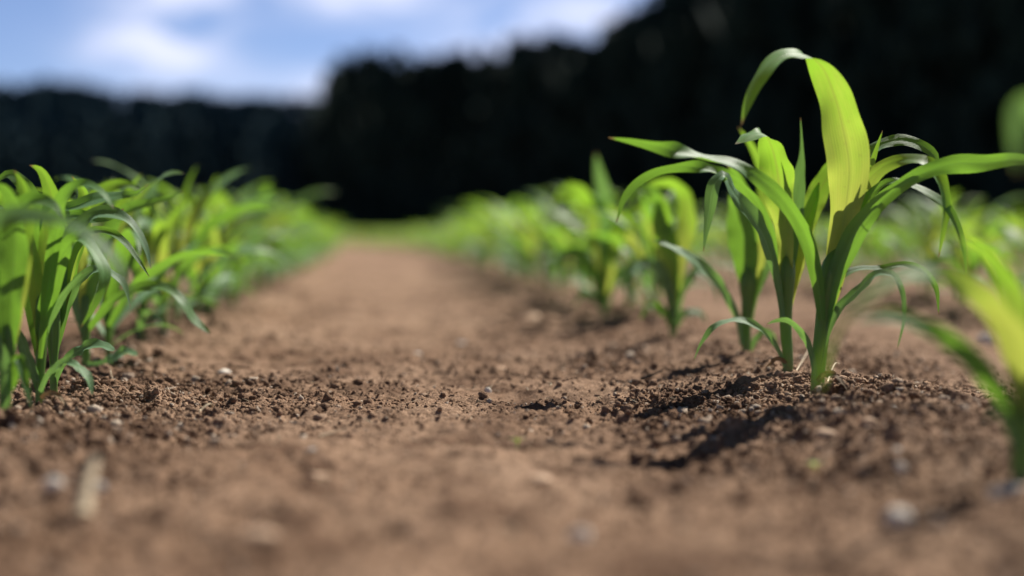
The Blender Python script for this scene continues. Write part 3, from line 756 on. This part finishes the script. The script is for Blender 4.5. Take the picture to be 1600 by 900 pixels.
# ---- ordinary plants, grown by rule
def grow_plant(rs, H, seg=16, across=5, nleaf=None):
    """-> stem (v,q,uv), [leaf (v,q,uv,young)] for a plant about H tall at the origin"""
    hs = H * rs.uniform(0.42, 0.52)
    lean = rs.uniform(-0.06, 0.06, 2)
    zt = np.linspace(-0.015, hs, 8)
    c = np.stack([lean[0] * np.maximum(zt, 0), lean[1] * np.maximum(zt, 0), zt], 1)
    r = np.interp(zt / hs, [0, 0.5, 0.9, 1], [0.0050, 0.0060, 0.0072, 0.003]) * H / 0.24
    stem = tube(c, r, 8, 0.8)
    n = nleaf or rs.integers(8, 11)
    a0 = rs.uniform(0, 6.28)
    leaves = []
    for i in range(n):
        f = i / (n - 1)
        az_ = a0 + math.pi * (i % 2) + rs.normal(0, 0.45)
        z0 = hs * (0.12 + 0.80 * f)
        L = H * np.interp(f, [0, 0.3, 0.6, 0.85, 1], [0.50, 0.95, 1.15, 1.05, 0.70]) * rs.uniform(0.85, 1.15)
        th0 = np.interp(f, [0, 0.5, 1], [0.85, 0.45, 0.10]) * rs.uniform(0.75, 1.25)
        droop = np.interp(f, [0, 0.5, 0.85, 1], [1.3, 1.9, 1.7, 0.7]) * rs.uniform(0.7, 1.25)
        s = np.linspace(0, 1, seg)
        th = th0 + droop * s ** 1.7
        bend = rs.normal(0, 0.35)
        ds = L / (seg - 1)
        dz = np.cos(th) * ds; dh = np.sin(th) * ds
        aa = az_ + bend * s
        p = np.stack([np.cumsum(np.cos(aa) * dh), np.cumsum(np.sin(aa) * dh), np.cumsum(dz)], 1)
        p = np.concatenate([[[0, 0, 0]], p[:-1]]) + np.array([lean[0] * z0, lean[1] * z0, z0])
        tw = rs.normal(0, 0.5) * s
        side0 = np.stack([-np.sin(aa), np.cos(aa), np.zeros(seg)], 1)
        T = unit(np.gradient(p, axis=0)); Nn = np.cross(T, side0)
        side = np.cos(tw)[:, None] * side0 + np.sin(tw)[:, None] * Nn
        wmax = np.interp(f, [0, 0.4, 0.8, 1], [0.012, 0.026, 0.031, 0.017]) * H / 0.24 * rs.uniform(0.85, 1.2)
        v, q_, u = ribbon(p, side, wmax * width_profile(s), across, rs.uniform(.15, .4), 0.13, int(rs.integers(1 << 30)))
        top = v[:, 2].max()
        if top > 1.08 * H: v[:, 2] *= 1.08 * H / top
        leaves.append((v, q_, u, f > 0.5 and rs.uniform() < 0.88, f < 0.25))
    return stem, leaves


NPROTO = 14
PROTO = []
for k in range(NPROTO):
    rs = np.random.default_rng(100 + k)
    st, lv = grow_plant(rs, 0.205 * rs.uniform(0.85, 1.10))
    sm = mesh_np("stem", *st[:2], uv=st[2], mats=[M_STEM])
    lm = [mesh_np("leaf", v, q_, uv=u, mats=[M_YOUNG if y else (M_OLD if o_ else M_LEAF)]) for v, q_, u, y, o_ in lv]
    PROTO.append((sm, lm, st, lv))
# whole-plant meshes for those too small to show parts
WHOLE = []
for k in range(6):
    rs = np.random.default_rng(300 + k)
    st, lv = grow_plant(rs, 0.205 * rs.uniform(0.85, 1.10), 9, 3, 6)
    v, q_, u = merge([st] + [x[:3] for x in lv])
    me = mesh_np("corn_plant", v, q_, uv=u, mats=[M_LEAF, M_YOUNG, M_STEM])
    mi = np.concatenate([np.full(len(st[1]), 2)] + [np.full(len(x[1]), 1 if x[3] else 0) for x in lv]).astype(np.int32)
    me.polygons.foreach_set("material_index", mi)
    WHOLE.append((me, v, q_, u, mi))

HERO_Y = {0: [(0.70, 2.19), (2.70, 2.80)], -1: [(0.80, 1.70)]}      # stretches of the two path rows already planted by hand
spots = []
rs = np.random.default_rng(55)
for k in range(-45, 110):
    x0 = ROW_R + k * PITCH_ROW
    y = 0.35 + rs.uniform(0, 0.15)
    while y < 95:
        st_ = (0.105 if k in (0, -1) and y < 12 else 0.14 if y < 22 else 0.40)
        y += st_ * rs.uniform(0.72, 1.28)
        x = x0 + rs.normal(0, 0.014) + float(row_shift(y))
        if any(a < y < b for a, b in HERO_Y.get(k, [])): continue
        z = depth_of((x, y, 0))
        if z < 0.4 or (k in (0, -1) and y < 1.0): continue
        pxx = 800 + FPX * ((x * RGT[0] + y * RGT[1])) / z
        m = 0.20 * FPX / z
        if pxx < -m - 250 or pxx > 1600 + m + 250: continue
        vis = -m * 0.7 < pxx < 1600 + m * 0.7
        spots.append((y, x, k, vis, (rs.choice([0.72, 0.9, 1.0, 1.0, 1.08, 1.14]) if y > 3.2 else rs.choice([0.90, 0.96, 1.02, 1.08])) * float(np.interp(y, [4, 9, 14], [1.0, 0.86, 0.72])), rs.uniform(0, 6.28)))
spots.sort()
ORD = ["first", "second", "third", "fourth", "fifth", "sixth", "seventh", "eighth", "ninth", "tenth", "eleventh", "twelfth",
       "thirteenth", "fourteenth", "fifteenth", "sixteenth"]
ROWNAME = {0: "row right of the path", -1: "row left of the path", 1: "second row right of the path", -2: "second row left of the path",
           2: "third row right of the path", -3: "third row left of the path", 3: "fourth row right of the path"}
count = {}
stuffs = []
nthing = 0
MAXTHING = 285
for (y, x, k, vis, sc_, rot) in spots:
    if not vis or nthing >= MAXTHING or k not in ROWNAME:
        if vis or y > 0.9: stuffs.append((y, x, sc_, rot))
        continue
    nthing += 1
    c_ = count.get(k, 0); count[k] = c_ + 1
    loc = (x, y, bz(x, y))
    grp = "corn plants in the " + ROWNAME[k]
    where = {0: "behind the sharp clump, right of the path", -1: "behind the sharp plants, left of the path"}.get(k, "counted from the front in the " + ROWNAME[k])
    if c_ < (12 if k in (0, -1) else 6):
        lab = f"{ORD[c_]} blurred corn plant {where}"
    else:
        lab = f"small blurred corn plant farther back in the {ROWNAME[k]}"
    if y < 6.5:
        sm, lm, _, _ = PROTO[(nthing * 5 + k) % NPROTO]
        root = bpy.data.objects.new("corn_plant", None); COL.objects.link(root)
        root.empty_display_size = 0.05
        root.location = loc; root.rotation_euler = (0, 0, rot); root.scale = (sc_, sc_, sc_)
        link("stem", sm, root)
        for l in lm: link("leaf", l, root)
    else:
        root = link("corn_plant", WHOLE[nthing % 6][0], None, loc)
        root.rotation_euler = (0, 0, rot); root.scale = (sc_, sc_, sc_)
    tag(root, lab, "corn plant", grp)

vs_, qs_, us_, ms_ = [], [], [], []; n = 0
for i, (y, x, sc_, rot) in enumerate(stuffs):
    me, v, q_, u, mi = WHOLE[i % 6]
    if y > 24: sc_ = sc_ * 1.0
    ca, sa = math.cos(rot) * sc_, math.sin(rot) * sc_
    z0 = bz(x, y) if y < 12 else 0.0
    vs_.append(np.stack([v[:, 0] * ca - v[:, 1] * sa + x, v[:, 0] * sa + v[:, 1] * ca + y, v[:, 2] * sc_ + z0], 1))
    qs_.append(q_ + n); us_.append(u); ms_.append(mi); n += len(v)
me = mesh_np("corn_field", np.concatenate(vs_), np.concatenate(qs_), uv=np.concatenate(us_), mats=[M_LEAF, M_YOUNG, M_STEM])
me.polygons.foreach_set("material_index", np.concatenate(ms_).astype(np.int32))
tag(link("corn_field", me), "distant green rows of young corn running back to the dark wood", "corn field", kind='stuff')
print("corn things", nthing, "stuff plants", len(stuffs), "quads", sum(len(a) for a in qs_))


# ------------------------------------------------------------------ stones, straw, seedlings
ICV, ICF = ico(3)


def rock(px, py, wpx, hpx, mat, label, name="stone", seed=0, long=1.0, group=None, cat="stone"):
    rs_ = np.random.default_rng(900 + seed)
    g = G(px, py + hpx * 0.3)
    d = depth_of(g)
    wx = wpx / FPX * d * 0.5; hz = hpx / FPX * d * 0.5
    v = ICV.copy()
    for _ in range(7):                                  # facets
        nrm = unit(rs_.standard_normal(3)); c_ = rs_.uniform(0.55, 0.85)
        over = np.maximum(v @ nrm - c_, 0)
        v = v - over[:, None] * nrm * 0.9
    v = v * (1 + 0.06 * rs_.standard_normal((len(v), 1)) * 0.5)
    v = v * np.array([wx, wx * rs_.uniform(0.6, 0.9) * long, hz * 1.15])
    a = rs_.uniform(-0.4, 0.4)
    R_ = np.array([[math.cos(a), -math.sin(a), 0], [math.sin(a), math.cos(a), 0], [0, 0, 1]])
    v = v @ R_.T
    z = float(soil_z(g[0], g[1])[0])
    o = link(name, mesh_np(name, v, None, ICF, smooth=True, mats=[mat]), None, (g[0], g[1], z + hz * 0.12))
    tag(o, label, cat, group)
    return o


STONES = [
    (1575, 757, 62, 30, M_STONE, "large white stone at the right edge below the blurred corn plant"),
    (1405, 803, 52, 34, M_STONE, "white stone beside the long dark leaf shadow at lower right"),
    (497, 735, 50, 20, M_PEACH, "flat peach stone alone on the lower middle of the path"),
    (487, 706, 16, 16, M_GREY, "small grey pebble just above the flat peach stone"),
    (907, 827, 40, 30, M_STONE, "round pale blurred stone low in the middle right foreground"),
    (1402, 716, 18, 16, M_STONE, "upper of two small pale pebbles right of the green seedling"),
    (1407, 738, 22, 18, M_STONE, "lower of two small pale pebbles right of the green seedling"),
    (400, 846, 70, 20, M_PEACH, "wide pale blurred clod stone at the bottom left"),
    (82, 772, 40, 26, M_STONE, "pale blurred stone left of the upright straw stub"),
    (155, 757, 28, 22, M_GREY, "grey blurred pebble above the upright straw stub"),
    (1540, 531, 30, 26, M_STONE, "white stone on the soil at far right behind the green blade"),
    (1395, 637, 26, 18, M_STONE, "pale stone right of the tallest corn stem"),
    (1357, 665, 34, 22, M_PEACH, "pink flake of stone below and right of the tallest corn stem"),
    (1330, 600, 20, 14, M_STONE, "small pale pebble just right of the tallest corn stem"),
    (831, 497, 54, 22, M_PEACH, "pale blurred stone far up the right side of the path"),
    (649, 553, 28, 14, M_STONE, "white blurred pebble in the middle of the path"),
    (762, 607, 12, 12, M_STONE, "tiny bright white pebble on the sharp part of the path"),
    (350, 586, 24, 10, M_STONE, "pale blurred pebble on the path near the left row"),
    (780, 572, 22, 12, M_PEACH, "tan blurred pebble on the path above the tiny white one"),
    (845, 752, 46, 20, M_PEACH, "tan blurred stone in front of the tip of the long leaf shadow"),
    (1290, 686, 40, 20, M_PEACH, "tan lump of stone in front of the tallest corn plant"),
    (721, 531, 22, 12, M_GREY, "grey blurred pebble in the middle of the path"),
]
for i, (a, b, c_, d_, m_, lab) in enumerate(STONES):
    rock(a, b, c_, d_, m_, lab, "pebble" if c_ < 30 else "stone", i, cat="pebble" if c_ < 30 else "stone")


def stick(name, label, cat, pts, wpx, mat, lift=0.004):
    """pts: px, py, height over soil (m)"""
    p = []
    for a, b, hh in pts:
        g = G(a, b)
        p.append((g[0], g[1], float(soil_z(g[0], g[1])[0]) + lift + hh))
    p = np.array(p); d = depth_of(p[0])
    s = catmull(p, 14)
    o_ = p.mean(0)
    r = np.full(14, wpx / FPX * d * 0.5) * np.linspace(1.0, 0.65, 14)
    v, q_, u = tube(s, r, 7, 0.7)
    # close the ends
    n_ = len(v); v = np.concatenate([v, [s[0], s[-1]]])
    cap = [(n_, i, (i + 1) % 7) for i in range(7)][::1] + [(n_ + 1, n_ - 7 + (i + 1) % 7, n_ - 7 + i) for i in range(7)]
    o = link(name, mesh_np(name, v - o_, q_, np.array(cap), uv=np.concatenate([u, [[0, 0], [0, 1]]]), mats=[mat]), None, o_)
    tag(o, label, cat)
    return o


stick("straw_stub", "tan stub of old straw standing out of the blurred lower left soil", "straw", [(130, 825, 0), (138, 815, .012), (150, 806, .026)], 26, M_STRAW)
stick("straw", "thin pale straw lying on the sharp part of the path", "straw", [(500, 683, 0), (520, 680, 0), (542, 678, .001)], 3.5, M_STRAW)
stick("straw", "short straw on the path near the left row", "straw", [(312, 657, 0), (326, 655, .002), (336, 651, .001)], 4, M_STRAW)
stick("straw", "fine straw curled at the foot of the middle right corn plant", "straw", [(1243, 592, 0), (1256, 580, .008), (1268, 570, .016)], 3, M_STRAW)
stick("straw", "fine straw sticking up right of the tallest corn stem", "straw", [(1293, 604, 0), (1302, 597, .006), (1312, 592, .008)], 3, M_STRAW)
stick("twig", "dark dry twig lying left of the near right clump", "twig", [(983, 600, .002), (1005, 597, .005), (1034, 590, .006)], 6, M_TWIG)
stick("straw", "bent straw standing near the foot of the left plants", "straw", [(182, 612, 0), (178, 605, .006), (172, 600, .014)], 2.5, M_STRAW)


def litter(n, label):
    rl = np.random.default_rng(4242)
    parts = []
    yy = np.where(rl.uniform(0, 1, n) < 0.5, rl.normal(1.35, 0.25, n), rl.uniform(0.62, 3.2, n)).clip(0.6, 3.5)
    xx = (rl.uniform(-50, 1650, n) - 590) / FPX * yy
    zz = soil_z(xx, yy)
    for i in range(n):
        L = 0.004 * math.exp(rl.normal(0.4, 0.5)); a = rl.uniform(0, 6.28); up = abs(rl.normal(0, 0.25))
        t_ = np.linspace(-0.5, 0.5, 5)
        p = np.stack([xx[i] + np.cos(a + 0.8 * t_) * t_ * L, yy[i] + np.sin(a + 0.8 * t_) * t_ * L, zz[i] + 0.0012 + (t_ + 0.4) * up * L], 1)
        parts.append(tube(p, np.full(5, rl.uniform(0.00025, 0.0007)) * np.array([.5, 1, 1, .9, .4]), 5, 0.6))
    v, q_, u = merge(parts)
    tag(link("dry_litter", mesh_np("dry_litter", v, q_, uv=u, mats=[M_STRAW])), label, "litter", kind='stuff')


litter(420, "tiny bits of dry straw and root scattered in the soil crumbs")


def seedling(label, px, py, hpx, seed):
    g = G(px, py); d = depth_of(g)
    base = np.array([g[0], g[1], float(soil_z(g[0], g[1])[0])])
    root = bpy.data.objects.new("seedling", None); COL.objects.link(root); root.location = tuple(base); root.empty_display_size = 0.01
    tag(root, label, "seedling")
    H = hpx / FPX * d; rs_ = np.random.default_rng(seed)
    zt = np.linspace(-0.003, H * 0.6, 5); c = np.stack([zt * 0.1, zt * 0, zt], 1)
    v, q_, u = tube(c, np.full(5, H * 0.05), 6)
    link("stem", mesh_np("stem", v, q_, uv=u, mats=[M_STEM]), root)
    for i in range(4):
        a = i * 1.57 + rs_.uniform(-.3, .3); s = np.linspace(0, 1, 8); L = H * 0.8
        th = 0.7 + s * 0.9
        p = np.stack([np.cumsum(np.cos(a) * np.sin(th)), np.cumsum(np.sin(a) * np.sin(th)), np.cumsum(np.cos(th))], 1) * L / 8 + np.array([0, 0, H * 0.55])
        sd = np.broadcast_to(np.array([-math.sin(a), math.cos(a), 0]), p.shape)
        v, q_, u = ribbon(p, sd, H * 0.42 * np.sin(np.pi * (0.06 + 0.92 * s)) ** 0.8, 5, .2, .05, i)
        link("leaf", mesh_np("leaf", v, q_, uv=u, mats=[M_YOUNG]), root)


seedling("tiny green weed seedling alone in the middle of the path", 808, 706, 22, 1)
seedling("tiny green weed seedling in front of the tallest corn plant", 1272, 738, 24, 2)


# ------------------------------------------------------------------ far woods
def tree_geo(rs_, H, conifer=True, n=260):
    """clumps of foliage round a tapered trunk -> (foliage quads verts), (trunk)"""
    u = rs_.uniform(0.03, 1, n) ** 0.9
    R0 = H * (rs_.uniform(0.17, 0.22) if conifer else rs_.uniform(0.22, 0.28))
    if conifer: rad = R0 * (1 - u) ** 0.75 * (0.8 + 0.3 * np.sin(u * 30 + rs_.uniform(0, 6)))
    else: rad = R0 * np.sqrt(np.clip(1 - ((u - 0.55) / 0.5) ** 2, 0.03, 1))
    rad = rad * rs_.uniform(0.35, 1.08, n)
    a = rs_.uniform(0, 6.28, n)
    c = np.stack([np.cos(a) * rad, np.sin(a) * rad, u * H], 1)
    s = H * 0.055 * rs_.uniform(0.6, 1.5, n) * (1.15 - 0.6 * u if conifer else 1.0)
    out = np.stack([np.cos(a), np.sin(a), rs_.uniform(-0.6, 0.1, n)], 1)
    e1 = unit(np.cross(out, rs_.standard_normal((n, 3)) * 0.4 + np.array([0, 0, 1.0])))
    e2 = unit(np.cross(unit(out), e1))
    q0 = rs_.uniform(0.6, 1.2, (n, 4))
    V = np.stack([c + e1 * (s * q0[:, 0])[:, None], c + e2 * (s * q0[:, 1])[:, None], c - e1 * (s * q0[:, 2])[:, None], c - e2 * (s * q0[:, 3])[:, None]], 1)
    zt = np.linspace(-0.5, H * 0.9, 5)
    tr = tube(np.stack([zt * 0, zt * 0, zt], 1), H * 0.016 * (1 - np.linspace(0, 0.9, 5)), 6)
    return V.reshape(-1, 3), tr


def wood(name, label, trees, mat, seed, n=260):
    rs_ = np.random.default_rng(seed)
    fol = []; trk = []; tq = []; m = 0
    for (x, y, z, H, con) in trees:
        V, tr = tree_geo(rs_, H, con, n)
        fol.append(V + np.array([x, y, z])); trk.append(tr[0] + np.array([x, y, z])); tq.append(tr[1] + m); m += len(tr[0])
    fv = np.concatenate(fol); fq = np.arange(len(fv)).reshape(-1, 4)
    tv = np.concatenate(trk)
    me_ = mesh_np(name, np.concatenate([fv, tv]), np.concatenate([fq, np.concatenate(tq) + len(fv)]), smooth=False, mats=[mat, M_BARK])
    me_.polygons.foreach_set("material_index", np.concatenate([np.zeros(len(fq)), np.ones(sum(len(t_) for t_ in tq))]).astype(np.int32))
    tag(link(name, me_), label, "wood", kind='stuff')


def ray_xy(px, d):
    p = P(px, 362, d)
    return p[0], p[1]


rs = np.random.default_rng(77)
PROF = np.array([(480, 170), (515, 156), (535, 126), (560, 99), (590, 92), (620, 104), (650, 101), (700, 97), (740, 86), (800, 80), (860, 72), (905, 74), (945, 58), (975, 36), (1010, 18), (1045, -2), (1100, -22), (1300, -90), (1700, -170), (2300, -260)], float)
DPROF = np.array([(505, 195), (560, 190), (1000, 135), (1600, 100), (2300, 80)], float)
trees = []
for row in range(8):
    px = 514.0 + rs.uniform(0, 10)
    while px < 2250:
        d = np.interp(px, DPROF[:, 0], DPROF[:, 1]) + row * 6 + rs.uniform(-2, 2)
        top = np.interp(px, PROF[:, 0], PROF[:, 1])
        H = (362 - top) / FPX * d * (rs.uniform(0.87, 1.05) if row else rs.uniform(0.75, 1.0))
        x, y = ray_xy(px, d)
        trees.append((x, y, 0.0, H, rs.uniform() < (0.6 if row else 0.7)))
        px += rs.uniform(1.9, 3.6) / d * FPX
wood("dark_wood", "tall near-black wood rising behind the field on the right", trees, M_CONIFER, 5, 230)

# left: a wooded rise farther off
hx = np.linspace(-420, 140, 60); hy = np.linspace(210, 700, 40)
HX, HY = np.meshgrid(hx, hy)


def hill_h(x, y):
    ri = np.clip((y - 250) / 130, 0, 1); ri = ri * ri * (3 - 2 * ri)
    return ri * (20 + 3.0 * np.sin(x * 0.02 + 1)) - 0.6


HZ = hill_h(HX, HY)
idx = np.arange(HX.size).reshape(HX.shape)
q = np.stack([idx[:-1, :-1], idx[:-1, 1:], idx[1:, 1:], idx[1:, :-1]], -1).reshape(-1, 4)
tag(link("hill", mesh_np("hill", np.stack([HX, HY, HZ], -1).reshape(-1, 3), q, mats=[M_HILL])),
    "low dark hill under the far wood on the left", "hill", kind='structure')
LP = np.array([(-700, 190), (-200, 160), (0, 142), (60, 138), (120, 141), (190, 150), (260, 152), (330, 156), (400, 161), (470, 160), (560, 168), (800, 172)], float)
trees = []
for row, d0 in enumerate((235, 250, 268, 288, 310, 332, 345, 358, 372)):
    px = -420.0
    while px < 640:
        d = d0 + rs.uniform(-5, 5)
        x, y = ray_xy(px, d)
        z = float(hill_h(np.array(x), np.array(y)))
        top = np.interp(px, LP[:, 0], LP[:, 1]) - 9
        Hneed = (362 - top) / FPX * d + CAM_H - z
        H = min(Hneed * rs.uniform(0.9, 1.02), rs.uniform(15, 22)) if row < 6 else Hneed * rs.uniform(0.93, 1.02)
        trees.append((x, y, z, max(H, 5), rs.uniform() < 0.5))
        px += rs.uniform(2.2, 4.2) / d * FPX
wood("far_wood", "distant wooded ridge, low and blue-black, under the sky on the left", trees, M_FARWOOD, 6, 150)
